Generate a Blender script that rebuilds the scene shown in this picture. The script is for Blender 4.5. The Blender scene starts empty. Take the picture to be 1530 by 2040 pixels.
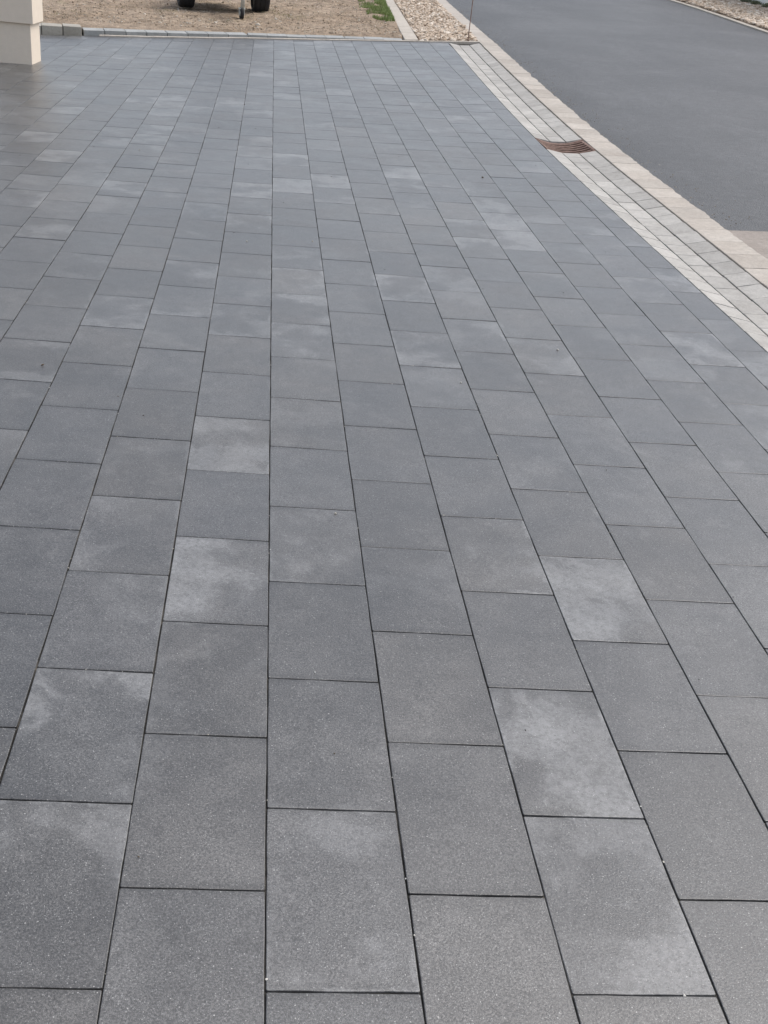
import bpy, bmesh, math, random
from mathutils import Vector, Matrix, noise
random.seed(7)
scene = bpy.context.scene
C = scene.collection

# ------------------------------------------------------------------ camera, world, sun, exposure
CAM = (-0.0639, 0.0, 1.8107)
PITCH, YAW, ROLL, FPX = 0.47238, 0.13251, 0.10082, 2240.2
def cam_axes():
    cy, sy, cp, sp = math.cos(YAW), math.sin(YAW), math.cos(PITCH), math.sin(PITCH)
    f = Vector((sy*cp, cy*cp, -sp)); r = Vector((cy, -sy, 0)); u = r.cross(f)
    c, s = math.cos(ROLL), math.sin(ROLL)
    return f, r*c + u*s, u*c - r*s
F_, R_, U_ = cam_axes()
cam = bpy.data.cameras.new('camera'); camo = bpy.data.objects.new('camera', cam); C.objects.link(camo)
cam.sensor_fit = 'VERTICAL'; cam.sensor_height = 36; cam.sensor_width = 27; cam.lens = 36*FPX/2040
cam.clip_start = 0.05; cam.clip_end = 2000
camo.matrix_world = Matrix((( R_.x, U_.x, -F_.x, CAM[0]), (R_.y, U_.y, -F_.y, CAM[1]), (R_.z, U_.z, -F_.z, CAM[2]), (0, 0, 0, 1)))
scene.camera = camo

SUN_EL, SUN_AZ = 56, 72          # degrees; azimuth from +Y towards +X
world = bpy.data.worlds.new('World'); scene.world = world; world.use_nodes = True
wn, wl = world.node_tree.nodes, world.node_tree.links
wn.clear()
sky = wn.new('ShaderNodeTexSky'); sky.sky_type = 'NISHITA'; sky.sun_disc = False
sky.sun_elevation = math.radians(SUN_EL); sky.sun_rotation = math.radians(SUN_AZ)
sky.air_density = 1.0; sky.dust_density = 3.0; sky.ozone_density = 1.0
hs = wn.new('ShaderNodeHueSaturation'); hs.inputs['Saturation'].default_value = 0.50
bg = wn.new('ShaderNodeBackground'); bg.inputs['Strength'].default_value = 0.15
wo = wn.new('ShaderNodeOutputWorld')
wl.new(sky.outputs[0], hs.inputs['Color']); wl.new(hs.outputs[0], bg.inputs['Color']); wl.new(bg.outputs[0], wo.inputs['Surface'])
sl = bpy.data.lights.new('sun', 'SUN'); sl.energy = 1.0; sl.angle = math.radians(35); sl.color = (1, .95, .88)
so = bpy.data.objects.new('sun', sl); C.objects.link(so)
e_, a_ = math.radians(SUN_EL), math.radians(SUN_AZ)
sd = Vector((math.sin(a_)*math.cos(e_), math.cos(a_)*math.cos(e_), math.sin(e_)))
so.rotation_euler = sd.to_track_quat('Z', 'Y').to_euler(); so.location = (20, 10, 30)
vs = scene.view_settings
vs.view_transform = 'Standard'; vs.look = 'None'; vs.gamma = 1.0; vs.use_curve_mapping = False; vs.exposure = 0.58

# ------------------------------------------------------------------ the lie of the land
def zs(X, Y):
    return (.0062021*X*Y + .00052675*Y*Y + .0031460*X*X - .000053891*X*Y*Y - .0415025*X + .0008533*Y)
def S(X, Y):
    Xc = min(max(X, -5.0), 3.3); Yc = min(max(Y, -2.0), 19.0)
    d = X - Xc
    return zs(Xc, Yc) + (.04*min(d, 12) if d > 0 else .01*max(d, -20)) + .02*max(min(Y - Yc, 20), -5)
def lerp_tab(t, v):
    if v <= t[0][0]: return t[0][1]
    for (a, b), (c, d) in zip(t, t[1:]):
        if v <= c:
            k = (v - a)/(c - a); return b + (d - b)*k
    return t[-1][1]
def smooth_tab(t, h):
    return lambda v: sum(lerp_tab(t, v + h*o) for o in (-1, -.5, 0, .5, 1))/5
G0 = smooth_tab([(0, 2.67), (5, 2.645), (8, 2.612), (11, 2.575), (14, 2.62), (19, 2.745), (25, 2.98), (28, 3.11), (40, 3.7)], 1.2)
FAR = lambda X: lerp_tab([(-9, 17.9), (-3.4, 18.38), (-.4, 19.0), (1.2, 19.1), (4, 19.06)], X)   # far edge of the slabs
GK = .485                                                   # gutter width
def KIN(Y): return G0(Y) + GK + .008
def KOUT(Y): return G0(Y) + GK + .262

# ------------------------------------------------------------------ helpers
def tag(o, label=None, cat=None, group=None, kind=None):
    if label: o['label'] = label
    if cat: o['category'] = cat
    if group: o['group'] = group
    if kind: o['kind'] = kind
    return o
def link(name, me, mat=None, parent=None):
    o = bpy.data.objects.new(name, me); C.objects.link(o)
    if mat and me is not None and not me.materials: me.materials.append(mat)
    if parent: o.parent = parent
    return o
def empty(name, loc=(0, 0, 0), rz=0):
    o = bpy.data.objects.new(name, None); C.objects.link(o); o.location = loc; o.rotation_euler = (0, 0, rz)
    o.empty_display_size = .1
    return o
def mesh(name, V, Fc, smooth=False):
    me = bpy.data.meshes.new(name); me.from_pydata(V, [], Fc); me.update()
    if smooth:
        for p in me.polygons: p.use_smooth = True
    return me
class MB:
    def __init__(s): s.V = []; s.F = []
    def add(s, V, Fc):
        n = len(s.V); s.V += [tuple(v) for v in V]; s.F += [tuple(i + n for i in f) for f in Fc]
    def box(s, c, d, M=None, bev=0):
        bm = bmesh.new(); bmesh.ops.create_cube(bm, size=1)
        for v in bm.verts: v.co = Vector((v.co.x*d[0], v.co.y*d[1], v.co.z*d[2]))
        if bev: bmesh.ops.bevel(bm, geom=bm.edges[:], offset=bev, segments=2, affect='EDGES', profile=.5)
        T = Matrix.Translation(c) @ (M.to_4x4() if M else Matrix())
        bm.verts.index_update()
        s.add([T @ v.co for v in bm.verts], [[v.index for v in f.verts] for f in bm.faces]); bm.free()
    def tube(s, p, r, n=12, caps=True):
        p = [Vector(a) for a in p]; r = r if isinstance(r, (list, tuple)) else [r]*len(p)
        V = []; Fc = []
        for i, a in enumerate(p):
            d = (p[min(i+1, len(p)-1)] - p[max(i-1, 0)]).normalized()
            x = d.orthogonal().normalized() if i == 0 else (x - d*x.dot(d)).normalized()
            y = d.cross(x)
            for k in range(n):
                t = 2*math.pi*k/n; V.append(a + (x*math.cos(t) + y*math.sin(t))*r[i])
        for i in range(len(p)-1):
            for k in range(n):
                Fc.append((i*n+k, i*n+(k+1) % n, (i+1)*n+(k+1) % n, (i+1)*n+k))
        if caps:
            Fc.append(tuple(reversed(range(n)))); Fc.append(tuple((len(p)-1)*n+k for k in range(n)))
        s.add(V, Fc)
    def lathe(s, prof, n=32, axis='X', c=(0, 0, 0)):
        V = []; Fc = []; m = len(prof)
        for k in range(n):
            t = 2*math.pi*k/n
            for a, r in prof: V.append((c[0]+a, c[1]+r*math.cos(t), c[2]+r*math.sin(t)))
        for k in range(n):
            for i in range(m-1):
                Fc.append((k*m+i, k*m+i+1, ((k+1) % n)*m+i+1, ((k+1) % n)*m+i))
        s.add(V, Fc)
    def build(s, name, mat, parent=None, smooth=False):
        return link(name, mesh(name, s.V, s.F, smooth), mat, parent)
def sheet(name, x0, x1, ys, nx, zf, mat, **kw):
    """a ground sheet; x0/x1 may be functions of Y"""
    fx0 = x0 if callable(x0) else (lambda y: x0); fx1 = x1 if callable(x1) else (lambda y: x1)
    V = []; Fc = []
    for y in ys:
        for i in range(nx+1):
            x = fx0(y) + (fx1(y) - fx0(y))*i/nx
            V.append((x, y, zf(x, y)))
    for j in range(len(ys)-1):
        for i in range(nx):
            a = j*(nx+1)+i; Fc.append((a, a+1, a+nx+2, a+nx+1))
    return link(name, mesh(name, V, Fc, True), mat)
def frange(a, b, n): return [a + (b-a)*i/n for i in range(n+1)]

# ------------------------------------------------------------------ materials
class NT:
    def __init__(s, name):
        s.m = bpy.data.materials.new(name); s.m.use_nodes = True; s.t = s.m.node_tree; s.t.nodes.clear()
        s.out = s.n('ShaderNodeOutputMaterial'); s.b = s.n('ShaderNodeBsdfPrincipled'); s.l(s.b.outputs[0], s.out.inputs[0])
    def n(s, ty, **kw):
        x = s.t.nodes.new(ty)
        for k, v in kw.items(): setattr(x, k, v)
        return x
    def l(s, a, b): s.t.links.new(a, b)
    def set(s, inp, v):
        if hasattr(v, 'is_output'): s.l(v, inp)
        else: inp.default_value = v
    def math(s, op, a, b=0.0, c=0.0, clamp=False):
        x = s.n('ShaderNodeMath', operation=op, use_clamp=clamp)
        for i, v in enumerate((a, b, c)): s.set(x.inputs[i], v)
        return x.outputs[0]
    def mix(s, f, a, b, ty='MIX'):
        x = s.n('ShaderNodeMix', data_type='RGBA', blend_type=ty); x.clamp_factor = True
        s.set(x.inputs[0], f); s.set(x.inputs[6], a if hasattr(a, 'is_output') else (*a, 1)); s.set(x.inputs[7], b if hasattr(b, 'is_output') else (*b, 1))
        return x.outputs[2]
    def mr(s, v, a, b, c=0.0, d=1.0, smooth=True):
        x = s.n('ShaderNodeMapRange', interpolation_type='SMOOTHSTEP' if smooth else 'LINEAR')
        for i, q in enumerate((v, a, b, c, d)): s.set(x.inputs[i], q)
        return x.outputs[0]
    def noise(s, vec, scale, detail=3, rough=.55, dist=0.0):
        x = s.n('ShaderNodeTexNoise'); s.l(vec, x.inputs['Vector'])
        x.inputs['Scale'].default_value = scale; x.inputs['Detail'].default_value = detail
        x.inputs['Roughness'].default_value = rough; x.inputs['Distortion'].default_value = dist
        return x.outputs[0]
    def vor(s, vec, scale, feature='F1'):
        x = s.n('ShaderNodeTexVoronoi', feature=feature); s.l(vec, x.inputs['Vector']); x.inputs['Scale'].default_value = scale
        return x
    def gray(s, v):
        x = s.n('ShaderNodeCombineColor')
        for i in range(3): s.set(x.inputs[i], v)
        return x.outputs[0]
    def bump(s, h, strength, dist):
        x = s.n('ShaderNodeBump'); x.inputs['Strength'].default_value = strength; x.inputs['Distance'].default_value = dist
        s.l(h, x.inputs['Height']); s.l(x.outputs[0], s.b.inputs['Normal'])
    def pos(s): return s.n('ShaderNodeNewGeometry').outputs['Position']
    def specks(s, P, scale, keep, size):
        """mask of single grains: cells of a voronoi kept at random"""
        v = s.vor(P, scale)
        sc = s.n('ShaderNodeSeparateColor'); s.l(v.outputs['Color'], sc.inputs[0])
        k = s.math('LESS_THAN', sc.outputs[0], keep)
        rad = s.math('MULTIPLY_ADD', sc.outputs[1], size*.7, size*.3)
        d = s.math('LESS_THAN', v.outputs['Distance'], rad)
        return s.math('MULTIPLY', k, d)

def slab_material(name, src):
    t = NT(name)
    if src == 'object':
        oi = t.n('ShaderNodeObjectInfo'); colr, alpha = oi.outputs['Color'], oi.outputs['Alpha']
    else:
        at = t.n('ShaderNodeAttribute', attribute_name='tone'); colr, alpha = at.outputs['Color'], at.outputs['Alpha']
    sc = t.n('ShaderNodeSeparateColor'); t.l(colr, sc.inputs[0])
    tone, stain, hue = sc.outputs[0], sc.outputs[1], sc.outputs[2]
    off = t.n('ShaderNodeCombineXYZ')
    t.l(t.math('MULTIPLY', alpha, 137.0), off.inputs[0]); t.l(t.math('MULTIPLY', alpha, 61.0), off.inputs[1]); t.l(t.math('MULTIPLY', alpha, 23.0), off.inputs[2])
    va = t.n('ShaderNodeVectorMath', operation='ADD'); t.l(t.pos(), va.inputs[0]); t.l(off.outputs[0], va.inputs[1]); P = va.outputs[0]
    uv = t.n('ShaderNodeUVMap', uv_map='UVMap'); us = t.n('ShaderNodeSeparateXYZ'); t.l(uv.outputs[0], us.inputs[0])
    u, v = us.outputs[0], us.outputs[1]
    base = t.mix(hue, (.0665, .0659, .0655), (.0705, .0675, .064))
    base = t.mix(1.0, base, t.gray(t.math('MULTIPLY_ADD', tone, .34, .83)), 'MULTIPLY')
    m1 = t.noise(P, 3.2, 4, .6, .3); m2 = t.noise(P, 16, 4, .6); m3 = t.noise(P, 210, 3, .7); m4 = t.noise(P, 620, 2, .6)
    base = t.mix(1.0, base, t.gray(t.mr(m1, .28, .72, .82, 1.20)), 'MULTIPLY')
    base = t.mix(1.0, base, t.gray(t.mr(m2, .28, .72, .88, 1.13)), 'MULTIPLY')
    base = t.mix(1.0, base, t.gray(t.mr(m3, .34, .66, .50, 1.55)), 'MULTIPLY')
    base = t.mix(1.0, base, t.gray(t.mr(m4, .34, .66, .55, 1.52)), 'MULTIPLY')
    # darker, damp-stained margins along the short edges
    ev = t.math('MINIMUM', v, t.math('SUBTRACT', .499, v)); eu = t.math('MINIMUM', u, t.math('SUBTRACT', .299, u))
    evn = t.math('MULTIPLY_ADD', m2, -.030, t.math('ADD', ev, .004))
    rim = t.mr(evn, -.012, .020, .70, 1.0)
    base = t.mix(1.0, base, t.gray(rim), 'MULTIPLY')
    eun = t.math('MULTIPLY_ADD', m2, -.012, eu)
    base = t.mix(1.0, base, t.gray(t.mr(eun, -.006, .006, .86, 1.0)), 'MULTIPLY')
    # efflorescence: pale chalky clouds and tide marks with their own shape
    s1 = t.noise(P, 4.2, 7, .68, .35); s2 = t.noise(P, 1.9, 2, .5, .2); s3 = t.noise(P, 60, 5, .75); s4 = t.noise(P, 11, 6, .7, .3)
    nn = t.math('ADD', t.math('MULTIPLY_ADD', s2, .5, t.math('MULTIPLY', s1, .6)), t.math('MULTIPLY_ADD', stain, .09, -.055))
    cloud = t.mr(nn, .51, .72)
    tide = t.math('MULTIPLY', t.mr(t.math('MULTIPLY_ADD', s4, .06, nn), .590, .650), t.mr(nn, .78, .60, .15, 1.0))
    blot = t.math('MAXIMUM', t.math('MULTIPLY', cloud, .90), t.math('MULTIPLY', tide, .62))
    edn = t.math('MULTIPLY_ADD', s4, -.10, t.math('ADD', t.math('MINIMUM', ev, eu), .012))
    edg = t.math('MULTIPLY', t.mr(edn, -.022, -.036), t.mr(s2, .45, .58))
    blot = t.math('MAXIMUM', blot, t.math('MULTIPLY', edg, .9))
    blot = t.math('MULTIPLY', blot, t.mr(s3, .30, .62, .35, 1.1))
    amt = t.math('MULTIPLY', blot, stain)
    base = t.mix(t.math('MULTIPLY', amt, .72), base, (.29, .29, .287))
    # dust and damp that runs on from slab to slab
    PW = t.pos()
    w1 = t.noise(PW, .75, 6, .62, .4); w2 = t.noise(PW, 2.6, 7, .7, .5)
    base = t.mix(1.0, base, t.gray(t.mr(w1, .3, .7, .85, 1.15)), 'MULTIPLY')
    dust = t.math('MULTIPLY', t.mr(w2, .56, .72), t.mr(s3, .30, .62, .3, 1.0))
    base = t.mix(t.math('MULTIPLY', dust, .34), base, (.24, .235, .225))
    # grains of light and dark aggregate
    g1 = t.specks(P, 170, .07, .27); g2 = t.specks(P, 260, .22, .40); g3 = t.specks(P, 200, .16, .40)
    base = t.mix(t.math('MULTIPLY', g2, .50), base, (.36, .36, .35))
    base = t.mix(t.math('MULTIPLY', g1, .75), base, (.46, .45, .43))
    base = t.mix(t.math('MULTIPLY', g3, .65), base, (.03, .03, .03))
    t.l(base, t.b.inputs['Base Color'])
    t.l(t.mr(m1, .3, .7, .29, .39), t.b.inputs['Roughness'])
    t.b.inputs['Specular IOR Level'].default_value = 1.0
    t.bump(t.math('ADD', t.math('MULTIPLY', m3, .7), t.math('MULTIPLY', m4, .5)), .6, .0020)
    return t.m
def stone_material(name, c1, c2, grain=120, spec=.35, rough=.8, bump=.3, bd=.0015, big=2.5, rnd=.16):
    t = NT(name); P = t.pos()
    oi = t.n('ShaderNodeObjectInfo')
    va = t.n('ShaderNodeVectorMath', operation='ADD'); t.l(P, va.inputs[0])
    cx = t.n('ShaderNodeCombineXYZ'); t.l(t.math('MULTIPLY', oi.outputs['Random'], 91.0), cx.inputs[0]); t.l(cx.outputs[0], va.inputs[1]); P = va.outputs[0]
    a = t.noise(P, big, 5, .6, .4); b = t.noise(P, grain, 3, .7); c = t.noise(P, 22, 4, .6)
    base = t.mix(t.mr(a, .3, .7), c1, c2)
    base = t.mix(1.0, base, t.gray(t.mr(b, .25, .75, .84, 1.15)), 'MULTIPLY')
    base = t.mix(1.0, base, t.gray(t.mr(c, .25, .75, .90, 1.08)), 'MULTIPLY')
    base = t.mix(1.0, base, t.gray(t.math('MULTIPLY_ADD', oi.outputs['Random'], rnd, 1-rnd*.6)), 'MULTIPLY')
    t.l(base, t.b.inputs['Base Color']); t.b.inputs['Roughness'].default_value = rough; t.b.inputs['Specular IOR Level'].default_value = spec
    t.bump(t.math('ADD', b, t.math('MULTIPLY', c, .8)), bump, bd)
    return t.m
def asphalt_material():
    t = NT('asphalt'); P = t.pos()
    a = t.noise(P, .55, 5, .6, .6); b = t.noise(P, 130, 3, .7); c = t.noise(P, 9, 4, .65); v = t.vor(P, 95)
    mp = t.n('ShaderNodeMapping'); mp.inputs['Scale'].default_value = (1.6, .16, 1); t.l(P, mp.inputs[0])
    d = t.noise(mp.outputs[0], 1.0, 4, .6, .3)              # faint lanes from the paver
    base = t.mix(t.mr(a, .3, .7), (.026, .0268, .028), (.050, .0505, .0515))
    base = t.mix(1.0, base, t.gray(t.mr(d, .3, .7, .86, 1.14)), 'MULTIPLY')
    base = t.mix(1.0, base, t.gray(t.mr(c, .3, .7, .78, 1.25)), 'MULTIPLY')
    base = t.mix(1.0, base, t.gray(t.mr(b, .32, .68, .5, 1.6)), 'MULTIPLY')
    base = t.mix(t.math('MULTIPLY', t.specks(P, 60, .05, .3), .5), base, (.3, .29, .27))
    base = t.mix(1.0, base, t.gray(t.mr(t.noise(P, 30, 4, .7), .32, .68, .72, 1.32)), 'MULTIPLY')
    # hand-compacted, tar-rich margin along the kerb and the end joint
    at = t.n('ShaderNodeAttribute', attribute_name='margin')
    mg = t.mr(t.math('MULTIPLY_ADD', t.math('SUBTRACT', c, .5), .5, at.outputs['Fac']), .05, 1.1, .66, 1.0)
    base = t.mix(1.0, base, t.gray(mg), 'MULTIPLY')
    t.l(base, t.b.inputs['Base Color']); t.b.inputs['Roughness'].default_value = .5; t.b.inputs['Specular IOR Level'].default_value = .75
    t.bump(t.math('ADD', v.outputs['Distance'], b), .7, .006)
    return t.m
def soil_material():
    t = NT('soil'); P = t.pos()
    a = t.noise(P, .9, 5, .6, .5); b = t.noise(P, 42, 4, .7); c = t.noise(P, 6, 5, .65)
    base = t.mix(t.mr(a, .3, .7), (.27, .205, .145), (.36, .285, .215))
    base = t.mix(1.0, base, t.gray(t.mr(c, .3, .7, .66, 1.22)), 'MULTIPLY')
    base = t.mix(1.0, base, t.gray(t.mr(b, .3, .7, .6, 1.35)), 'MULTIPLY')
    g = t.mr(t.noise(P, 1.5, 5, .7, .6), .60, .72)
    base = t.mix(t.math('MULTIPLY', g, .35), base, (.13, .14, .07))
    t.l(base, t.b.inputs['Base Color']); t.b.inputs['Roughness'].default_value = .95; t.b.inputs['Specular IOR Level'].default_value = .2
    t.bump(t.math('ADD', c, b), .7, .02)
    return t.m
def sand_material():
    t = NT('joint sand'); P = t.pos()
    a = t.noise(P, 7, 4, .6); b = t.noise(P, 300, 3, .7)
    base = t.mix(t.mr(a, .46, .72), (.040, .038, .035), (.15, .138, .12))
    base = t.mix(1.0, base, t.gray(t.mr(b, .25, .75, .5, 1.6)), 'MULTIPLY')
    t.l(base, t.b.inputs['Base Color']); t.b.inputs['Roughness'].default_value = .95; t.b.inputs['Specular IOR Level'].default_value = .1
    return t.m
def chip_material(name, cols):
    t = NT(name)
    at = t.n('ShaderNodeAttribute', attribute_name='tone'); sc = t.n('ShaderNodeSeparateColor'); t.l(at.outputs['Color'], sc.inputs[0])
    base = t.mix(t.mr(sc.outputs[0], 0, 1, 0, 1, False), cols[0], cols[1])
    base = t.mix(t.mr(sc.outputs[1], .6, 1.0), base, cols[2])
    n = t.noise(t.pos(), 60, 4, .65)
    base = t.mix(1.0, base, t.gray(t.mr(n, .25, .75, .82, 1.15)), 'MULTIPLY')
    t.l(base, t.b.inputs['Base Color']); t.b.inputs['Roughness'].default_value = .85; t.b.inputs['Specular IOR Level'].default_value = .25
    return t.m
def plain(name, c, rough=.6, metal=0., spec=.4, n=.12, scale=30, bump=0., bd=.002):
    t = NT(name); P = t.pos(); a = t.noise(P, scale, 4, .6); b = t.noise(P, scale*.12, 3, .6)
    base = t.mix(1.0, c, t.gray(t.mr(a, .25, .75, 1-n, 1+n)), 'MULTIPLY')
    base = t.mix(1.0, base, t.gray(t.mr(b, .25, .75, 1-n*.6, 1+n*.6)), 'MULTIPLY')
    t.l(base, t.b.inputs['Base Color']); t.b.inputs['Roughness'].default_value = rough; t.b.inputs['Metallic'].default_value = metal
    t.b.inputs['Specular IOR Level'].default_value = spec
    if bump: t.bump(a, bump, bd)
    return t.m
def rust_material():
    t = NT('rusty iron'); P = t.pos(); a = t.noise(P, 14, 5, .65, .5); b = t.noise(P, 160, 3, .7)
    base = t.mix(t.mr(a, .3, .7), (.17, .105, .08), (.29, .19, .15))
    base = t.mix(1.0, base, t.gray(t.mr(b, .25, .75, .7, 1.3)), 'MULTIPLY')
    t.l(base, t.b.inputs['Base Color']); t.b.inputs['Roughness'].default_value = .7; t.b.inputs['Specular IOR Level'].default_value = .4
    t.bump(b, .4, .002)
    return t.m
def blade_material(name, c1, c2):
    t = NT(name)
    at = t.n('ShaderNodeAttribute', attribute_name='tone'); sc = t.n('ShaderNodeSeparateColor'); t.l(at.outputs['Color'], sc.inputs[0])
    t.l(t.mix(sc.outputs[0], c1, c2), t.b.inputs['Base Color']); t.b.inputs['Roughness'].default_value = .6; t.b.inputs['Specular IOR Level'].default_value = .3
    return t.m

M = dict(
    slab=slab_material('anthracite concrete', 'object'), slab_joined=slab_material('anthracite concrete joined', 'attr'),
    sand=sand_material(), asphalt=asphalt_material(), soil=soil_material(), rust=rust_material(),
    gutter=stone_material('pale grey concrete', (.365, .348, .32), (.435, .418, .388), rnd=.22, big=4),
    kerb=stone_material('beige granite concrete', (.395, .352, .305), (.47, .43, .38), big=1.6),
    haunch=stone_material('mortar', (.42, .375, .32), (.50, .45, .39), rnd=0),
    apron=stone_material('grey screed', (.26, .225, .195), (.34, .30, .265), grain=90, bump=.5, bd=.003, rnd=0),
    block=stone_material('grey concrete block', (.30, .305, .295), (.37, .375, .365)),
    oldkerb=stone_material('weathered kerb concrete', (.33, .305, .26), (.43, .405, .355)),
    strip=stone_material('edging concrete', (.43, .385, .325), (.50, .455, .395), big=3, rnd=.08),
    render=plain('cream render', (.72, .63, .525), .92, spec=.15, n=.035, scale=120, bump=.35, bd=.0025),
    white=plain('white render', (.88, .88, .84), .9, spec=.15, n=.03, scale=60, bump=.3),
    rubber=plain('tyre rubber', (.022, .022, .024), .8, n=.25, scale=50), galv=plain('galvanised steel', (.56, .58, .55), .5, .15, n=.2, scale=40),
    rim=plain('rim steel', (.42, .43, .44), .45, .5), board=plain('brown board', (.16, .105, .06), .6, n=.2), lampred=plain('red lens', (.45, .02, .015), .3),
    dark=plain('dark drain', (.012, .011, .010), .9), grit=chip_material('light grit', ((.42, .38, .31), (.6, .57, .5), (.7, .69, .65))),
    chip=chip_material('limestone chips', ((.36, .275, .20), (.58, .475, .375), (.70, .63, .54))),
    clod=chip_material('earth clods', ((.22, .165, .115), (.36, .29, .215), (.52, .47, .40))),
    chipbed=plain('chip bed earth', (.21, .16, .115), .95, n=.3),
    grass=blade_material('grass blades', (.10, .17, .035), (.22, .27, .09)), dry=blade_material('dry weeds', (.20, .19, .09), (.34, .29, .17)),
    leaf=blade_material('plant leaves', (.10, .13, .065), (.26, .27, .18)), heath=blade_material('heather', (.17, .12, .11), (.30, .22, .20)),
    crumb=chip_material('dark crumbs', ((.02, .018, .015), (.07, .05, .035), (.16, .12, .08))),
    stem=plain('stem', (.10, .08, .05), .8),
)
def set_tone(me, cols):
    ca = me.color_attributes.new('tone', 'FLOAT_COLOR', 'POINT')
    ca.data.foreach_set('color', [c for col in cols for c in col])

# ------------------------------------------------------------------ base ground to the horizon
def far_ground():
    xs = [-700, -200, -60, -25, -12, -7, -5, -3, -1, 0, 1, 2, 2.6, 3.3, 4, 6, 8, 10, 12, 14, 16, 20, 40, 100, 700]
    ys = [-700, -150, -40, -12, -4, 0, 2, 4, 6, 8, 10, 12, 14, 16, 18, 19, 20, 22, 25, 30, 35, 40, 60, 120, 300, 1200]
    V = []; Fc = []
    for y in ys:
        for x in xs: V.append((x, y, S(x, y) - .16))
    n = len(xs)
    for j in range(len(ys)-1):
        for i in range(n-1):
            a = j*n+i; Fc.append((a, a+1, a+n+1, a+n))
    o = link('ground', mesh('ground', V, Fc, True), M['soil'])
    tag(o, 'bare brown earth ground reaching beyond the lot to the horizon', 'ground', kind='structure')
far_ground()

# ------------------------------------------------------------------ driveway of anthracite slabs
W, L, Y0 = .303, .5033, 1.493
SW, SL, TH, CH = .2998, .4995, .06, .0021
def outline(rx0, rx1, ry0, ry1, rng, j=.0010):
    pts = []
    for (ax, ay), (bx, by) in (((rx0, ry0), (rx1, ry0)), ((rx1, ry0), (rx1, ry1)), ((rx1, ry1), (rx0, ry1)), ((rx0, ry1), (rx0, ry0))):
        d = Vector((bx-ax, by-ay)); ln = d.length; d.normalize(); nrm = Vector((-d.y, d.x))
        for k, f in enumerate((.003/ln, .22, .41, .60, .79, 1-.003/ln)):
            p = Vector((ax, ay)) + d*ln*f + nrm*rng.uniform(-j, j)*(0 if k in (0, 5) else 1) + nrm*(.0002 if k in (0, 5) else 0)
            pts.append(p)
    return pts
def slab_geo(pts, ch=CH, th=TH):
    """top face, small rounded arris, vertical sides; pts counter-clockwise, top at z = 0"""
    n = len(pts); c = sum(pts, Vector((0, 0)))/n
    V = []
    def ring(off, z):
        for i, p in enumerate(pts):
            a, b = pts[i-1], pts[(i+1) % n]; d = (b-a).normalized(); nn = Vector((-d.y, d.x)); V.append((p.x+nn.x*off, p.y+nn.y*off, z))
    ring(ch, 0); ring(ch*.3, -ch*.3); ring(0, -ch); ring(0, -th)
    Fc = [tuple(range(n))]
    for r in range(3):
        for i in range(n):
            k = (i+1) % n; Fc.append((r*n+i, (r+1)*n+i, (r+1)*n+k, r*n+k))
    return V, Fc
def clip_poly(pts, f):
    """keep the side where f(p) >= 0 (straight clip)"""
    out = []
    for i, p in enumerate(pts):
        a = pts[i-1]; fa, fp = f(a), f(p)
        if (fa >= 0) != (fp >= 0): out.append(a + (p-a)*(fa/(fa-fp)))
        if fp >= 0: out.append(p)
    return out
rs = random.Random(11)
protos = []
for k in range(6):
    V, Fc = slab_geo(outline(-SW/2, SW/2, -SL/2, SL/2, rs))
    me = mesh('slab', V, Fc); uvl = me.uv_layers.new(name='UVMap')
    for lp in me.loops: uvl.data[lp.index].uv = (V[lp.vertex_index][0]+SW/2, V[lp.vertex_index][1]+SL/2)
    me.materials.append(M['slab']); protos.append((me, V, Fc))
STAIN = {(a, b): s for a, b, s in ((-1, 2, 1.), (-2, 1, 1.), (2, 1, .9), (3, 2, .9), (2, 3, .7), (0, 0, .6), (-1, 4, .7), (0, 8, .8), (-1, 7, .6), (2, 9, .9), (5, 11, .8),
    (7, 12, .9), (-2, 0, .6), (2, 0, .7), (1, 14, .8), (-1, 13, .8), (5, 14, .7), (0, 10, .5), (3, 7, .6), (7, 9, .6), (3, 12, .4), (-1, 9, .4), (3, 11, .3), (6, 13, .5),
    (-4, 20, .8), (-3, 27, .8), (-2, 28, .8), (-5, 26, .6), (-1, 27, .5), (-4, 25, .5), (4, 10, .4), (6, 11, .4), (-5, 13, .4), (6, 5, .35), (7, 6, .4), (-4, 6, .6),
    (1, 10, .3), (-4, 9, .4), (-2, 21, .5), (2, 4, .3), (4, 4, .3), (4, 3, .3), (-1, 3, .2), (-2, 2, .35), (-1, 0, .25), (1, 0, .2), (-4, 23, .4))}
def proj(p):
    v = Vector(p) - Vector(CAM); d = v.dot(F_)
    if d < .05: return None
    return (765 + FPX*v.dot(R_)/d, 1020 - FPX*v.dot(U_)/d)
def frame_at(X, Y):
    e = .05
    tx = Vector((2*e, 0, S(X+e, Y)-S(X-e, Y))).normalized(); ty = Vector((0, 2*e, S(X, Y+e)-S(X, Y-e))).normalized()
    n = tx.cross(ty).normalized(); tx = ty.cross(n)
    return Matrix(((tx.x, ty.x, n.x), (tx.y, ty.y, n.y), (tx.z, ty.z, n.z)))
driveway = empty('driveway', (0, 0, 0))
tag(driveway, 'driveway of long anthracite concrete slabs laid in running bond with pale stains', 'driveway', kind='structure')
cells = []
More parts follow.
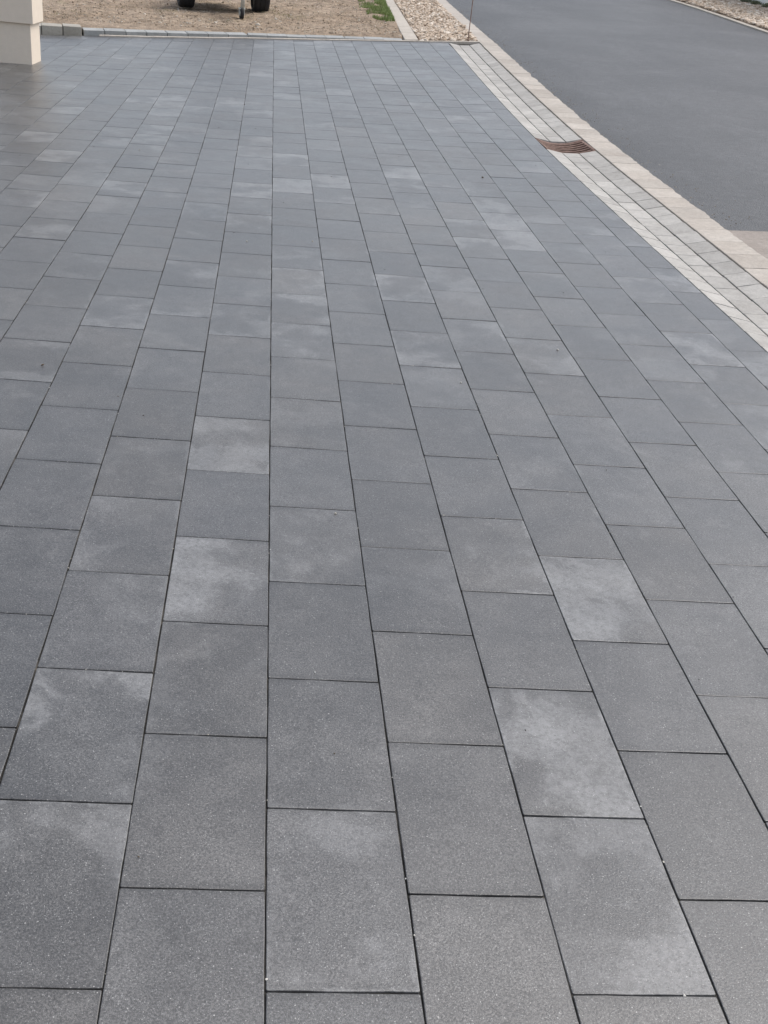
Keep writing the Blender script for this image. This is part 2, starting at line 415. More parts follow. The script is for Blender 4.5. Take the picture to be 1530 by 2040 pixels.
for c in range(-16, 10):
    for k in range(-4, 37):
        ya = Y0 + L*(k + (.5 if c % 2 else 0)); xm = (c+.5)*W; ym = ya + L/2
        if ya > FAR(xm) - .02 or c*W > max(G0(ya), G0(ya+L)) - .03: continue
        if ym < .2: continue
        cut = (ya + L > min(FAR(c*W), FAR((c+1)*W))) or (c+1)*W > min(G0(ya), G0(ya+L))
        cx, cyy = xm + rs.uniform(-.0005, .0005), ym + rs.uniform(-.0005, .0005)
        tone = min(1, max(0, rs.gauss(.5, .24)))
        st = STAIN.get((c, k))
        if st is None: st = max(0, rs.gauss(.10, .12)) if rs.random() < .66 else rs.uniform(.3, .85) * (1 if k > 6 else .62)
        col = (tone, st, rs.random()**1.4, rs.random())
        q = [proj((cx+sx*SW/2, cyy+sy*SL/2, S(cx, cyy))) for sx, sy in ((-1, -1), (1, -1), (1, 1), (-1, 1))]
        area = 0
        if all(q):
            xs_ = [min(max(a[0], 0), 1530) for a in q]; ys_ = [min(max(a[1], 0), 2040) for a in q]
            area = abs(sum(xs_[i-1]*ys_[i]-xs_[i]*ys_[i-1] for i in range(4)))/2
        Mx = Matrix.Translation((cx, cyy, S(cx, cyy) + rs.uniform(-.0006, .0006))) @ (frame_at(cx, cyy) @ Matrix.Rotation(rs.gauss(0, .0013), 3, 'X') @ Matrix.Rotation(rs.gauss(0, .0022), 3, 'Y') @ Matrix.Rotation(rs.gauss(0, .0012), 3, 'Z')).to_4x4()
        cells.append((area, c, k, cut, cx, cyy, col, Mx))
cells.sort(key=lambda t: -t[0])
JV, JF, JC, JU = [], [], [], []
for idx, (area, c, k, cut, cx, cyy, col, Mx) in enumerate(cells):
    if cut:
        p = [Vector((-SW/2, -SL/2)), Vector((SW/2, -SL/2)), Vector((SW/2, SL/2)), Vector((-SW/2, SL/2))]
        p = clip_poly(p, lambda a: G0(cyy+a.y) - .004 - (cx+a.x)); p = clip_poly(p, lambda a: FAR(cx+a.x) - .003 - (cyy+a.y)) if len(p) > 2 else p
        if len(p) < 3: continue
        V, Fc = slab_geo(p)
    if idx < 299:
        if cut:
            me = mesh('slab', V, Fc); uvl = me.uv_layers.new(name='UVMap')
            for lp in me.loops: uvl.data[lp.index].uv = (V[lp.vertex_index][0]+SW/2, V[lp.vertex_index][1]+SL/2)
            me.materials.append(M['slab'])
        else: me = protos[rs.randrange(6)][0]
        o = link('slab', me, None, driveway); o.matrix_world = Mx; o.color = col
    else:
        if not cut: _, V, Fc = protos[rs.randrange(6)]
        n = len(JV)
        JV += [tuple(Mx @ Vector(v)) for v in V]; JF += [tuple(i+n for i in f) for f in Fc]; JC += [col]*len(V); JU += [(v[0]+SW/2, v[1]+SL/2) for v in V]
me = mesh('distant_slabs', JV, JF); set_tone(me, JC); uvl = me.uv_layers.new(name='UVMap')
for lp in me.loops: uvl.data[lp.index].uv = JU[lp.vertex_index]
o = link('distant_slabs', me, M['slab_joined'], driveway); o['kind'] = 'stuff'
# the sand the slabs lie in; it stands a little higher in the short joints
o = sheet('joint_sand', -5.2, lambda y: G0(y) + .002, frange(.0, 19.0, 420), 170, lambda x, y: S(x, y) + min(-.0042, -.0065 + .0035*noise.noise((x*4, y*4, 2)) + .003*noise.noise((x*17, y*17, 6))), M['sand']); o.parent = driveway

# light grains caught in the joints and lying on the slabs
def pebble(r, rng, flat=.7, sub=1):
    bm = bmesh.new(); bmesh.ops.create_icosphere(bm, subdivisions=sub, radius=1)
    sx, sy = rng.uniform(.7, 1.35), rng.uniform(.7, 1.2)
    V = [Vector((v.co.x*sx, v.co.y*sy, v.co.z*flat))*r*rng.uniform(.82, 1.15) for v in bm.verts]; bm.verts.index_update()
    Fc = [tuple(v.index for v in f.verts) for f in bm.faces]; bm.free(); return V, Fc
def scatter(name, items, mat):
    """items: (x, y, z, r, flat, tilt) -> one mesh with a tone per piece"""
    rng = random.Random(name); pool = [pebble(1, rng, 1.0) for _ in range(14)]
    V, Fc, Cc = [], [], []
    for x, y, z, r, flat, tilt in items:
        pv, pf = pool[rng.randrange(14)]; n = len(V); a = rng.uniform(0, 6.283)
        R = Matrix.Rotation(rng.uniform(-tilt, tilt), 3, 'X') @ Matrix.Rotation(rng.uniform(-tilt, tilt), 3, 'Y')
        el = rng.uniform(.6, 1.0); ca, sa = math.cos(a), math.sin(a)
        for v in pv:
            p = R @ Vector((v.x*r, v.y*r*el, v.z*r*flat)); V.append((x + p.x*ca - p.y*sa, y + p.x*sa + p.y*ca, z + p.z))
        Fc += [tuple(i+n for i in f) for f in pf]; Cc += [(rng.random(), rng.random(), rng.random(), 1)]*len(pv)
    me = mesh(name, V, Fc); set_tone(me, Cc)
    return link(name, me, mat)
rg = random.Random(5); it = []
for _ in range(420):
    c = rg.randrange(-9, 9); y = .9 + 15*rg.random()**1.5; x = c*W + rg.gauss(0, .0022)
    if x < G0(y) - .02: it.append((x, y, S(x, y) - .001, rg.uniform(.0010, .0030), .8, .5))
for _ in range(150):
    c = rg.randrange(-8, 8); k = rg.randrange(-1, 22); x = (c+rg.random())*W; y = Y0 + L*(k + (.5 if c % 2 else 0)) + rg.gauss(0, .003)
    if x < G0(y) - .02: it.append((x, y, S(x, y) - .001, rg.uniform(.001, .0026), .7, .5))
for _ in range(26):
    x, y = rg.uniform(-3, 2.5), 1.2 + 15*rg.random(); it.append((x, y, S(x, y) + .002, rg.uniform(.002, .006), .7, .5))
tag(scatter('joint_grit', it, M['grit']), 'pale grit caught in the joints between the anthracite slabs', 'grit', kind='stuff')

rg = random.Random(77); it = []
for x, y, q_ in ((1.745, 9.5, .012), (-.98, 4.7, .006), (-.3, 12.6, .008)): it.append((x, y, S(x, y)+.003, q_, .6, .4))
for _ in range(120):
    x, y = rg.uniform(-3, 2.5), 1.2 + 16*rg.random(); it.append((x, y, S(x, y) + .001, rg.uniform(.0012, .0045), .5, .4))
tag(scatter('dark_crumbs', it, M['crumb']), 'dark crumbs of earth and litter lying loose on the slabs', 'crumbs', kind='stuff')

# ------------------------------------------------------------------ dished gutter of pale stones
gutter = empty('gutter'); tag(gutter, 'shallow dished gutter of three rows of pale grey paving stones', 'gutter', kind='structure')
GD = .032; RW = GK/3
def gz(f):                                                   # cross profile of the dish, f = 0..3
    return -GD*f if f < 1 else (-GD if f < 2 else -GD*(3-f))
def gutter_pt(f, Y): x = G0(Y) + RW*f; return Vector((x, Y, S(G0(Y), Y) + (S(KIN(Y), Y) - S(G0(Y), Y))*f/3 + gz(f)))
gs = []
for k in range(4):
    V, Fc = slab_geo(outline(-(RW-.008)/2, (RW-.008)/2, -.1210, .1210, rs, .0014), .003, .08)
    me = mesh('stone', V, Fc); me.materials.append(M['gutter']); gs.append(me)
GRATE = (10.90, 11.46)
def gutter_stone(row, y, ln):
    f0, f1 = row + .0001, row + .9999
    a, b = gutter_pt(f0, y), gutter_pt(f1, y); cc = (a+b)/2
    tx = (b-a).normalized(); ty = (gutter_pt(row+.5, y+.05) - gutter_pt(row+.5, y-.05)).normalized(); n = tx.cross(ty).normalized(); ty = n.cross(tx)
    Mx = Matrix(((tx.x, ty.x, n.x, cc.x), (tx.y, ty.y, n.y, cc.y), (tx.z, ty.z, n.z, cc.z + rs.uniform(-.001, .001)), (0, 0, 0, 1)))
    if abs(ln - .248) < .001: me = gs[rs.randrange(4)]
    else:
        me = mesh('stone', *slab_geo(outline(-(RW-.006)/2, (RW-.006)/2, -(ln-.006)/2, (ln-.006)/2, rs, .0012), .003, .08)); me.materials.append(M['gutter'])
    o = link('stone', me, None, gutter); o.matrix_world = Mx @ Matrix.Rotation(rs.gauss(0, .004), 4, 'Z') @ Matrix.Rotation(rs.gauss(0, .005), 4, 'X')
for row in range(3):
    for ya, yb in ((4.0 + (.12, .03, .07)[row], GRATE[0] - .002), (GRATE[1] + .002, 19.0)):
        y = ya
        while y < yb - .05:
            ln = .248 if yb - y > .40 else (yb - y if yb - y < .30 else (yb-y)/2)
            gutter_stone(row, y + ln/2, ln); y += ln
V = []; Fc = []
ys = frange(3.9, 19.02, 60)
for y in ys:
    for f in (0, .999, 2.001, 3): p = gutter_pt(f, y); V.append((p.x + (.004 if f == 0 else 0), y, p.z - .014))
for j in range(60):
    if ys[j+1] > GRATE[0]-.0 and ys[j] < GRATE[1]+.0: continue
    for i in range(3): Fc.append((j*4+i, j*4+i+1, j*4+i+5, j*4+i+4))
o = link('gutter_bed', mesh('gutter_bed', V, Fc), M['sand'], gutter)

# ------------------------------------------------------------------ drain grate
def drain():
    yc = (GRATE[0]+GRATE[1])/2; hl = (GRATE[1]-GRATE[0])/2 - .004; x0 = G0(yc); xc = x0 + GK/2
    root = empty('drain_grate', (xc, yc, S(xc, yc) - .05)); bpy.context.view_layer.update()
    tag(root, 'rusty dished iron drain grate with curved bars set in the pale gutter', 'drain grate')
    inv = Matrix.Translation(-Vector(root.location))
    def prof(x):
        f = (x-x0)/GK*2-1; return S(x0, yc) + (S(x0+GK, yc)-S(x0, yc))*(x-x0)/GK - .050*(1-f*f)
    def curved(y0, y1, xa, xb, top, bot, n=14, narrow=.0, under=.0):
        mb = MB(); V = []; Fc = []
        for i in range(n+1):
            x = xa + (xb-xa)*i/n; z = prof(x) + (S(xc, (y0+y1)/2)-S(xc, yc))
            for (yy, zz) in ((y0+narrow, z+top-.004), (y0+.005+narrow, z+top), (y1-.005-narrow, z+top), (y1-narrow, z+top-.004), (y1-under, z-bot), (y0+under, z-bot)):
                V.append(inv @ Vector((x, yy, zz)))
        for i in range(n):
            for j in range(6):
                Fc.append((i*6+j, i*6+(j+1) % 6, (i+1)*6+(j+1) % 6, (i+1)*6+j))
        Fc.append(tuple(range(5, -1, -1))); Fc.append(tuple(n*6+j for j in range(6)))
        mb.add(V, Fc); return mb
    xa, xb = x0+.004, x0+GK-.002
    curved(yc-hl, yc-hl+.030, xa, xb, .003, .06).build('frame', M['rust'], root)
    curved(yc+hl-.030, yc+hl, xa, xb, .003, .06).build('frame', M['rust'], root)
    for x1, x2 in ((xa, xa+.018), (xb-.018, xb)):
        curved(yc-hl+.031, yc+hl-.031, x1, x2, .002, .06, 3).build('frame', M['rust'], root)
    n = 6; ya, yb = yc-hl+.031, yc+hl-.031; p = (yb-ya)/n
    for i in range(n):
        m = ya + p*(i+.5)
        curved(m-.0105, m+.0105, xa+.019, xb-.019, .004, .06, 14, .0, .009).build('bar', M['rust'], root)
    for f in (.2,):
        x = x0 + GK*f; curved(ya, yb, x-.012, x+.012, -.008, .04, 3).build('cross_rib', M['rust'], root)
    mb = MB(); a = .19; zt = prof(xc) - .55
    V = [inv @ Vector((xc+sx*(GK/2-.01), yc+sy*hl*.97, z)) for z in (S(xc, yc)-.062, zt) for sx, sy in ((-1, -1), (1, -1), (1, 1), (-1, 1))]
    mb.add(V, [(4, 5, 6, 7), (0, 4, 7, 3), (1, 2, 6, 5), (0, 1, 5, 4), (3, 7, 6, 2)]); mb.build('shaft', M['dark'], root)
drain()

# ------------------------------------------------------------------ road kerb, asphalt, apron
kerb = empty('kerb'); tag(kerb, 'flush beige concrete kerb with a ragged edge along the asphalt road', 'kerb', kind='structure')
y = 3.9
while y < 36:
    ln = .323 if y < 19.3 else .9
    n = 9 if y < 15 else 5
    ye = y + ln - .004
    g = [Vector((KIN(y) if y < 19 else KIN(y)+.0, y)), ]
    right = []
    for i in range(n+1):
        yy = y + (ye-y)*i/n
        right.append(Vector((KOUT(yy) + noise.noise((yy*4, 0, 3))*.020 + noise.noise((yy*17, 5, 3))*.012 + (rs.uniform(-.006, .006) if 0 < i < n else 0), yy)))
    pts = [Vector((KIN(y), y))] + right + [Vector((KIN(ye), ye))]
    c = Vector((sum(p.x for p in pts)/len(pts), (y+ye)/2)); zc = S(c.x, c.y)
    V, Fc = slab_geo([p - c for p in pts], .004, .14)
    Fm = frame_at(c.x, c.y).to_4x4()
    me = mesh('kerb_stone', V, Fc); o = link('kerb_stone', me, M['kerb'], kerb)
    o.matrix_world = Matrix.Translation((c.x, c.y, zc + .004 + rs.uniform(-.0015, .0015))) @ Fm
    y += ln
o = sheet('kerb_bed', lambda y: KIN(y) - .01, lambda y: KOUT(y) - .02, frange(3.9, 36, 80), 1, lambda x, yy: S(x, yy) - .012, M['sand']); o.parent = kerb

rg = random.Random(31); it = []
for _ in range(700):
    y = rg.uniform(8.3, 26); x = KOUT(y) + .03 + abs(rg.gauss(0, .16)) ; it.append((x, y, S(x, y) - .020, rg.uniform(.002, .007), .6, .5))
for _ in range(260):
    y = rg.uniform(5, 18.8); f = rg.choice((1, 2, 3)) + rg.gauss(0, .04); p = gutter_pt(min(f, 2.99), y); it.append((p.x, y, p.z + .001, rg.uniform(.0015, .004), .6, .5))
tag(scatter('road_grit', it, M['clod']), 'brown grit swept along the road edge and into the gutter joints', 'grit', kind='stuff')

ROADR = lambda Y: lerp_tab([(8, 9.0), (23.28, 9.68), (26.85, 9.99), (29.4, 10.2), (31.6, 10.3), (60, 12)], Y)
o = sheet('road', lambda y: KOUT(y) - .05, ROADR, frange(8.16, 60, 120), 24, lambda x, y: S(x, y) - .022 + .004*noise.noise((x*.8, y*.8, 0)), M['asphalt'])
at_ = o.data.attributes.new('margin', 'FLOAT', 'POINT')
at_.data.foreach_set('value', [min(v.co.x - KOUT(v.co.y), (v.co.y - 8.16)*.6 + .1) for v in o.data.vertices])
tag(o, 'fresh grey asphalt road running past the driveway', 'road', kind='structure')
o = sheet('apron', lambda y: KOUT(y) - .05, 9.5, frange(1, 8.155, 30), 20, lambda x, y: S(x, y) - .012, M['apron'])
tag(o, 'patch of beige grey screed at the near end of the asphalt', 'pavement', kind='structure')

# thin mortar haunch along the far edge of the slabs
hx = frange(-2.6, 3.24, 60); V = []; Fc = []
for x in hx:
    f = FAR(x); w_ = .05 + .015*noise.noise((x*3, 1, 0)); z = S(x, f)
    t_ = 1 if x < 2.7 else 0
    V += [(x, f, z-.03), (x, f+.002, z+.012+.006*noise.noise((x*7, 4, 0))), (x, f+w_*.7, z+.020+.006*noise.noise((x*5, 9, 0))), (x, f+w_+.03, z-.03)]
for i in range(60):
    for j in range(3): Fc.append((i*4+j, (i+1)*4+j, (i+1)*4+j+1, i*4+j+1))
    
Fc += [(0, 1, 2, 3), (243, 242, 241, 240)]
o = link('mortar_strip', mesh('mortar_strip', V, Fc), M['haunch']); tag(o, 'thin cream mortar strip closing the far edge of the slabs', 'mortar strip', kind='structure')

# ------------------------------------------------------------------ edging blocks at the far end
edging = empty('block_edging'); tag(edging, 'row of low grey concrete blocks between driveway and bare earth', 'edging', kind='structure')
def block_top(x): return S(x, FAR(x)) + lerp_tab([(-2.9, .078), (-.4, .052), (1.2, .03), (2.1, .016)], x)
x = -2.835; bw = .3045; k = 0
while x < 2.0:
    w_ = min(bw, 2.05-x) - .003; xm = x + w_/2; f = FAR(xm) + .085; sy_ = -math.atan2(block_top(x+w_) - block_top(x), w_); rz = math.atan2(FAR(x+w_)-FAR(x), w_)
    mb = MB(); mb.box((0, .23, -.10), (w_, .46, .20), None, .004)
    o = mb.build('block', M['block'], edging); o.matrix_world = Matrix.Translation((xm, f + rs.uniform(-.004, .004), block_top(xm) + rs.uniform(-.003, .003))) @ Matrix.Rotation(rz + rs.gauss(0, .003), 4, 'Z') @ Matrix.Rotation(sy_ + rs.gauss(0, .004), 4, 'Y')
    x += bw
oldk = empty('low_kerb'); tag(oldk, 'weathered beige kerb stones beside the cream wall at the driveway end', 'kerb', kind='structure')
x = -6.2
for i, w_ in enumerate((.5, .5, .5, .5, .5, .275, .30, .27)):
    xm = x + w_/2; f = FAR(xm) + .03; rz = math.atan2(FAR(x+w_)-FAR(x), w_)
    mb = MB(); mb.box((0, .20, -.12), (w_-.006, .40, .24), None, .008)
    o = mb.build('kerb_stone', M['oldkerb'], oldk); o.matrix_world = Matrix.Translation((xm, f, S(xm, f) + .122 + rs.uniform(-.003, .003))) @ Matrix.Rotation(rz, 4, 'Z')
    x += w_ + .001

# concrete strips along the beds
def strip(name, xa, xb, y0, y1, zf, seg, mat, label):
    root = empty(name); tag(root, label, 'edging', kind='structure'); y = y0
    while y < y1:
        ye = min(y+seg, y1) - .006
        V = []
        for z in (0, -.2):
            for xx, yy in ((xa(y), y), (xb(y), y), (xb(ye), ye), (xa(ye), ye)): V.append((xx, yy, zf(xx, yy) + z))
        mb = MB(); mb.add(V, [(0, 1, 2, 3), (7, 6, 5, 4), (0, 4, 5, 1), (1, 5, 6, 2), (2, 6, 7, 3), (3, 7, 4, 0)])
        bm = bmesh.new(); me = mesh('edging_piece', mb.V, mb.F); bm.from_mesh(me); bmesh.ops.bevel(bm, geom=bm.edges[:], offset=.006, segments=1, affect='EDGES'); bm.to_mesh(me); bm.free()
        link('edging_piece', me, mat, root); y += seg
EL = lambda y: lerp_tab([(19.1, 2.062), (19.45, 2.066), (27.2, 2.412), (45, 3.2)], y)
ER = lambda y: lerp_tab([(19.1, 2.275), (19.48, 2.29), (27.2, 2.604), (45, 3.4)], y)
strip('bed_edging', EL, ER, 19.17, 36, lambda x, y: S(x, y) + .028, 1.0, M['strip'], 'flat pale concrete edging between the grass and the stone chip bed')
ROUT = lambda y: ROADR(y) + lerp_tab([(20, .13), (32, .16)], y)
strip('road_edging', lambda y: ROADR(y)-.0, ROUT, 9, 45, lambda x, y: S(x, y) + .008, 1.0, M['strip'], 'narrow pale concrete edging on the far side of the road')

# ------------------------------------------------------------------ stone chip beds
def bed(name, xa, xb, y0, y1, zf, count, r0, r1, label):
    sh = sheet(name + '_soil', lambda y: xa(y)-.02, lambda y: xb(y)+.02, frange(y0, y1, 24), 4, lambda x, y: zf(x, y)-.02, M['chipbed'])
    rng = random.Random(name); it = []
    for _ in range(count):
        y = rng.uniform(y0+.03, y1); x = rng.uniform(xa(y)+.02, xb(y)-.02)
        r = rng.uniform(r0, r1)*(.7+.6*rng.random()); it.append((x, y, zf(x, y) + rng.uniform(-.012, .018), r, rng.uniform(.22, .5), .45))
    o = scatter(name, it, M['chip']); tag(o, label, 'gravel', kind='stuff')
    sh.parent = o
bed('chip_bed', ER, lambda y: KIN(y)+.01, 19.14, 32, lambda x, y: S(x, y) + .012, 9000, .022, .05, 'bed of beige limestone chips between pale edging and road kerb')
WALLX = lambda y: 12.40 + .0*y
bed('roadside_chips', ROUT, lambda y: WALLX(y)+.1, 21.0, 38, lambda x, y: S(x, y) + .03, 16000, .030, .075, 'bed of beige limestone chips across the road below the white wall')

# ------------------------------------------------------------------ bare earth lot with weeds
def soil_z(x, y):
    fx = min(x, 2.05); e = max(0, min(1, (y - FAR(fx) - .54)/.5)); base = S(x, y) + lerp_tab([(-2.9, .085), (-.4, .058), (1.2, .035), (2.1, .018)], x)
    n = noise.fractal((x*.9, y*.9, 1), 1, 2, 5)*.034 + noise.fractal((x*5, y*5, 4), .8, 2, 4)*.022
    return base + lerp_tab([(.40, -.03), (.53, .002), (.60, .008), (.9, .018)], y - FAR(fx)) + n*(.12+.88*e)
def soil_sheet(name, x0, x1, ys, nx, lab):
    V = []; Fc = []
    f0 = lambda t, y: x0 + ((x1 if not callable(x1) else x1(y)) - x0)*t
    for y_ in ys:
        for i in range(nx+1):
            x = f0(i/nx, y_); y = y_ + (FAR(x)+.40 - 19.40)*max(0, 1-(y_-19.40)/3) if y_ < 22.5 else y_
            V.append((x, y, soil_z(x, y)))
    for j in range(len(ys)-1):
        for i in range(nx): a = j*(nx+1)+i; Fc.append((a, a+1, a+nx+2, a+nx+1))
    o = link(name, mesh(name, V, Fc, True), M['soil']); tag(o, lab, 'ground', kind='structure')
soil_sheet('earth_lot', -7.5, lambda y: EL(y) - .004, frange(19.40, 31, 230), 200, 'bare trampled brown earth lot behind the driveway edging')
rg = random.Random(21); it = []
for _ in range(4600):
    y = 19.5 + 8.5*rg.random()**1.3; x = rg.uniform(-5.5, EL(y)-.03)
    if y < FAR(x)+.55: continue
    it.append((x, y, soil_z(x, y) + .002, rg.uniform(.006, .022)*(1 if rg.random() < .93 else 1.8), rg.uniform(.5, .8), .5))
tag(scatter('earth_clods', it, M['clod']), 'loose clods and pebbles strewn over the bare earth lot', 'clods', kind='stuff')
def blades(name, spots, mat, lab, cat):
    rng = random.Random(name); V = []; Fc = []; Cc = []
    for x, y, z, h, w_ in spots:
        a = rng.uniform(0, 6.283); lean = rng.uniform(.1, .7); dx, dy = math.cos(a), math.sin(a); n = len(V)
        for t, ww in ((0, 1), (.55, .8), (1, .08)):
            ox = lean*h*t*t; px, py, pz = x+dx*ox, y+dy*ox, z+h*t*(1-.25*lean*t)
            V += [(px-dy*w_*ww, py+dx*w_*ww, pz), (px+dy*w_*ww, py-dx*w_*ww, pz)]
        Fc += [(n, n+1, n+3, n+2), (n+2, n+3, n+5, n+4)]; cc = (rng.random(), 0, 0, 1); Cc += [cc]*6
    me = mesh(name, V, Fc); set_tone(me, Cc); o = link(name, me, mat); tag(o, lab, cat, kind='stuff'); return o
sp = []
while len(sp) < 9000:
    y = rg.uniform(21.9, 31); xr = EL(y)-.02; wd = lerp_tab([(21.9, .22), (22.6, .30), (24.2, .42), (27, .45), (31, .9)], y) * (1+.5*noise.noise((y*1.7, 2, 2)))
    t = rg.random()**1.25; x = xr - wd*1.3*t
    if noise.noise((x*3.2, y*2.2, 7)) < -.28 + .7*max(0, t-.5): continue
    if y < 22.25 + .2*noise.noise((x*6, 0, 0)) and t > .6: continue
    sp.append((x, y, soil_z(x, y)-.003, rg.uniform(.03, .085), rg.uniform(.002, .0045)))
blades('grass', sp, M['grass'], 'wedge of fresh green grass beside the pale bed edging', 'grass')
sp = []
for _ in range(150):
    y = 19.7 + 8*rg.random(); x = rg.uniform(-5, 1.9); cl = noise.noise((x*.8, y*.8, 12)); m = rg.randrange(4, 16) if cl > .05 else rg.randrange(1, 4)
    sp_r = rg.uniform(.03, .13)
    for _ in range(m*2):
        px, py = x+rg.gauss(0, sp_r), y+rg.gauss(0, sp_r)
        if py > FAR(px)+.56 and px < EL(py)-.03: sp.append((px, py, soil_z(px, py)-.003, rg.uniform(.012, .05), rg.uniform(.0015, .004)))
for (wx, wy) in ((-.05, 23.0), (.32, 21.9), (.15, 22.3), (-1.2, 23.9), (-1.9, 21.7), (-3.2, 24.4), (-2.2, 24.9)):
    for _ in range(110):
        px, py = wx+rg.gauss(0, .13), wy+rg.gauss(0, .16); sp.append((px, py, soil_z(px, py)-.003, rg.uniform(.012, .045), rg.uniform(.002, .004)))
blades('weeds', sp, M['dry'], 'thin dry weeds sprouting over the bare earth lot', 'weeds')

# ------------------------------------------------------------------ cream rendered wall corner at the left
def house():
    cx, cy = -2.885, 14.785; zb = S(cx, cy)
    root = empty('rendered_pillar', (cx, cy, zb), math.radians(-3)); tag(root, 'cream rendered pillar with a set-back plinth standing on the dark slabs', 'pillar')
    ln, th = .56, .45
    mb = MB(); mb.box((-ln/2, th/2, .10), (ln, th, .70), None, .006); mb.build('plinth', M['render'], root)
    mb = MB(); mb.box((-ln/2+.04, th/2, .4525+1.2), (ln+.0, th+.07, 2.4), None, .006); mb.build('shaft', M['render'], root)
    mb = MB(); mb.box((-ln/2+.04, th/2, 2.8525+.04), (ln+.1, th+.18, .08), None, .006); mb.build('coping', M['oldkerb'], root)
house()

# ------------------------------------------------------------------ rusty rod at the gutter end
def rod():
    x, y = 3.076, 19.20; z = S(x, y)
    mb = MB(); n = 40; h = 1.35
    mb.tube([(.010*(i/n)**2 + .004*i/n, .006*i/n, -.25 + (h+.25)*i/n) for i in range(n+1)], .0075, 8)
    o = mb.build('metal_rod', M['rust'], None, True); o.location = (x, y, z); tag(o, 'thin rusty iron rod standing upright at the far end of the gutter', 'rod')
rod()

# ------------------------------------------------------------------ small trailer parked on the earth
def trailer():
    ax = Vector((-.94, 22.92)); z = soil_z(ax.x, ax.y)
    root = empty('trailer', (ax.x, ax.y, z), math.radians(11)); tag(root, 'small single axle trailer resting on its jockey wheel on the bare earth', 'trailer')
    # local -Y is the drawbar direction, X is the axle
    R, hw, tr = .29, .145, .685
    for s in (-1, 1):
        mb = MB(); pr = [(-hw*.8, .165), (-hw*.97, .20), (-hw, .235), (-hw*.93, .268), (-hw*.78, .284)]
        prof = pr + [(-hw*.6, R), (-hw*.34, R), (-hw*.31, R-.009), (-hw*.27, R-.009), (-hw*.24, R), (hw*.24, R), (hw*.27, R-.009), (hw*.31, R-.009), (hw*.34, R), (hw*.6, R)] + [(-a, b) for a, b in reversed(pr)]
        mb.lathe(prof, 40, c=(s*tr, 0, R-.008)); ty = mb.build('tyre', M['rubber'], root, False)
        mb = MB(); mb.lathe([(-hw*.8, .166), (-hw*.6, .150), (-hw*.5, .09), (-hw*.45, .0)], 28, c=(s*tr, 0, R-.008)); mb.lathe([(hw*.8, .166), (hw*.6, .150), (hw*.5, .09), (hw*.45, .0)], 28, c=(s*tr, 0, R-.008)); mb.build('rim', M['rim'], root, True)
        mb = MB(); V = []; Fc = []
        for i in range(13):
            t = math.pi*i/12
            for xx in (-hw-.03, hw+.03):
                for rr in (.36, .368): V.append((s*tr+xx, rr*math.cos(t), R+rr*math.sin(t)))
        for i in range(12):
            a = i*4
            for p, q in ((0, 1), (1, 3), (3, 2), (2, 0)): Fc.append((a+p, a+q, a+4+q, a+4+p))
        mb.add(V, Fc); mb.build('mudguard', M['galv'], root)
    mb = MB(); mb.tube([(-tr+.1, 0, R), (tr-.1, 0, R)], .035, 10); mb.build('axle', M['galv'], root, True)
    mb = MB()
    for s in (-1, 1): mb.box((s*.40, .15, .40), (.05, 1.9, .08), None, .004)
    for yy in (-.75, .1, 1.05): mb.box((0, yy, .40), (.75, .05, .07), None, .004)
    mb.build('chassis', M['galv'], root)
    mb = MB(); mb.box((.0, -1.45, .42), (.08, 1.7, .08), None, .005); mb.build('drawbar', M['galv'], root)
    mb = MB(); mb.box((0, -2.36, .44), (.07, .16, .09), None, .015); mb.build('coupling', M['galv'], root)
    mb = MB(); mb.box((0, .15, .455), (1.02, 1.9, .022)); mb.build('floor_board', M['board'], root)
    for s in (-1, 1):
        mb = MB(); mb.box((s*.52, .15, .63), (.03, 1.93, .34), None, .004); mb.build('side_panel', M['galv'], root)
    for yy in (-.83, 1.13):
        mb = MB(); mb.box((0, yy, .63), (1.0, .03, .34), None, .004); mb.build('end_panel', M['galv'], root)
    for s in (-1, 1):
        mb = MB(); mb.box((s*.42, 1.165, .44), (.16, .03, .08), None, .006); mb.build('tail_lamp', M['lampred'], root)
    # jockey wheel beside the drawbar
    jx, jy = .10, -1.53
    zoff = soil_z(-.55, 21.42) - z
    j = MB(); j.tube([(jx, jy, .165+zoff), (jx, jy, .80)], .035, 16); jp = j.build('jockey_post', M['galv'], root, True)
    m = MB(); m.box((jx-.04, jy, .40), (.09, .09, .05), None, .006); m.build('clamp', M['galv'], root)
    m = MB(); m.tube([(jx, jy, .80), (jx, jy-.0, .86), (jx, jy-.14, .86), (jx, jy-.14, .93)], .008, 8); m.build('crank', M['galv'], root)
    m = MB(); m.box((jx-.012, jy+.012, .168+zoff), (.105, .085, .030), None, .008)
    for s in (-1, 1): m.box((jx-.012+s*.043, jy+.02, .115+zoff), (.008, .05, .11), None, .003)
    m.build('fork', M['galv'], root)
    m = MB(); m.lathe([(-.03, .045), (-.032, .085), (-.024, .098), (.024, .098), (.032, .085), (.03, .045)], 28, c=(jx-.012, jy+.02, .094+zoff)); m.build('small_wheel', M['rubber'], root, True)
    m = MB(); m.lathe([(-.034, 0), (-.034, .05), (.034, .05), (.034, 0)], 20, c=(jx-.012, jy+.02, .094+zoff)); m.build('hub', M['galv'], root, True)
trailer()

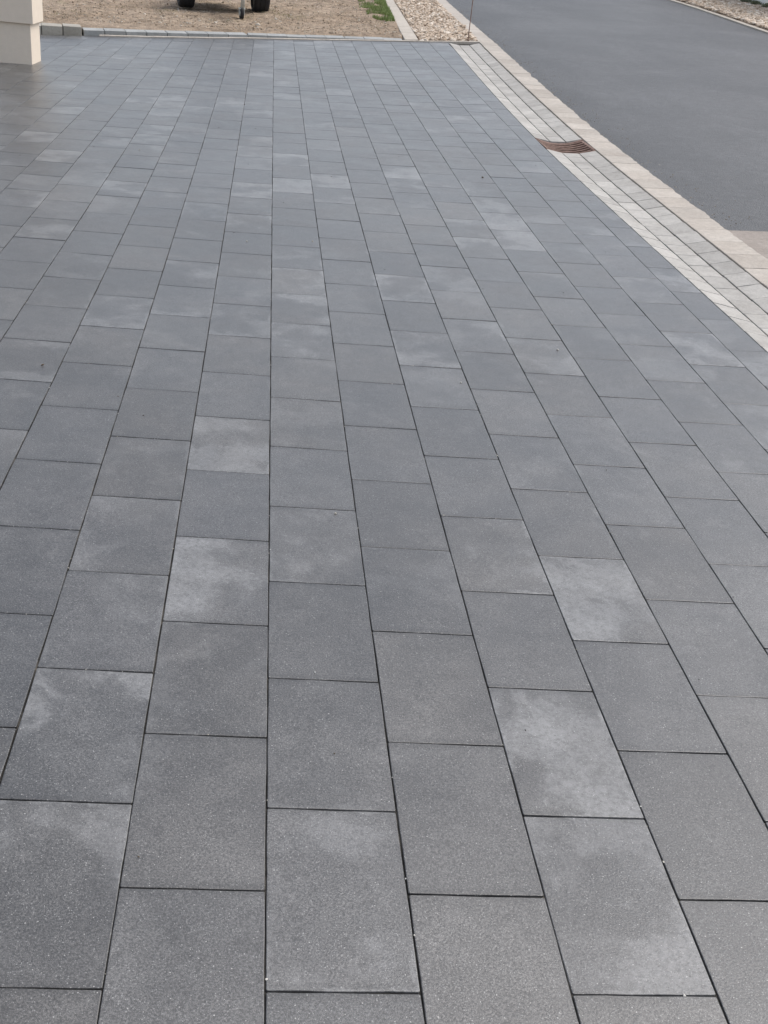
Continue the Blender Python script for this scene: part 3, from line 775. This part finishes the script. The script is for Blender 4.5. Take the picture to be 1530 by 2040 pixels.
# ------------------------------------------------------------------ white wall and plants across the road
def far_wall():
    x, y0, y1 = 12.40, 26.5, 40.0; zb = S(x, 30)
    root = empty('white_wall', (x, (y0+y1)/2, zb)); tag(root, 'white rendered wall behind the chip bed across the road', 'wall')
    mb = MB(); mb.box((.15, 0, 1.0), (.30, y1-y0, 2.6), None, .01); mb.build('wall', M['white'], root)
    mb = MB(); mb.box((.15, 0, 2.34), (.40, y1-y0+.1, .07), None, .01); mb.build('coping', M['strip'], root)
far_wall()
def plant(x, y, h, w_, mat, lab, seed, tall=1.0):
    rng = random.Random(seed); z = S(x, y) + .03
    root = empty('low_plant', (x, y, z)); tag(root, lab, 'plant', 'plants along the white wall')
    m = MB()
    for _ in range(9):
        a = rng.uniform(0, 6.28); r = w_*rng.uniform(.2, .7); m.tube([(0, 0, -.04), (r*.5*math.cos(a), r*.5*math.sin(a), h*.5), (r*math.cos(a), r*math.sin(a), h*rng.uniform(.7, 1.0))], [.006, .004, .002], 5)
    m.build('stem', M['stem'], root)
    V = []; Fc = []; Cc = []
    for _ in range(420):
        a = rng.uniform(0, 6.28); r = w_*rng.random()**.6; zz = h*rng.random()**.8*(1-.45*(r/w_)**2)
        p = Vector((r*math.cos(a), r*math.sin(a), zz+.01)); d = Vector((rng.gauss(0, 1), rng.gauss(0, 1), rng.uniform(.1, 1.2)*tall)).normalized(); s = d.orthogonal().normalized(); l_ = rng.uniform(.03, .075)
        n = len(V); V += [tuple(p), tuple(p+d*l_*.5+s*l_*.2), tuple(p+d*l_), tuple(p+d*l_*.5-s*l_*.2)]; Fc.append((n, n+1, n+2, n+3)); Cc += [(rng.random(), 0, 0, 1)]*4
    me = mesh('foliage', V, Fc); set_tone(me, Cc); link('foliage', me, mat, root)
for i, (x, y, h, w_, mt, lab) in enumerate((
    (12.24, 33.3, .09, .20, 'leaf', 'low dark green plant farthest back along the white wall'),
    (12.24, 32.2, .08, .20, 'heath', 'low reddish brown plant between green ones by the white wall'),
    (12.24, 31.3, .12, .16, 'leaf', 'bushy grey green plant beside the reddish one at the white wall'),
    (12.24, 30.6, .10, .12, 'leaf', 'small grey green plant close to the frame edge by the white wall'),
    (12.24, 29.8, .09, .13, 'leaf', 'nearest low green plant at the foot of the white wall'))):
    plant(x, y, h, w_, M[mt], lab, i+3)
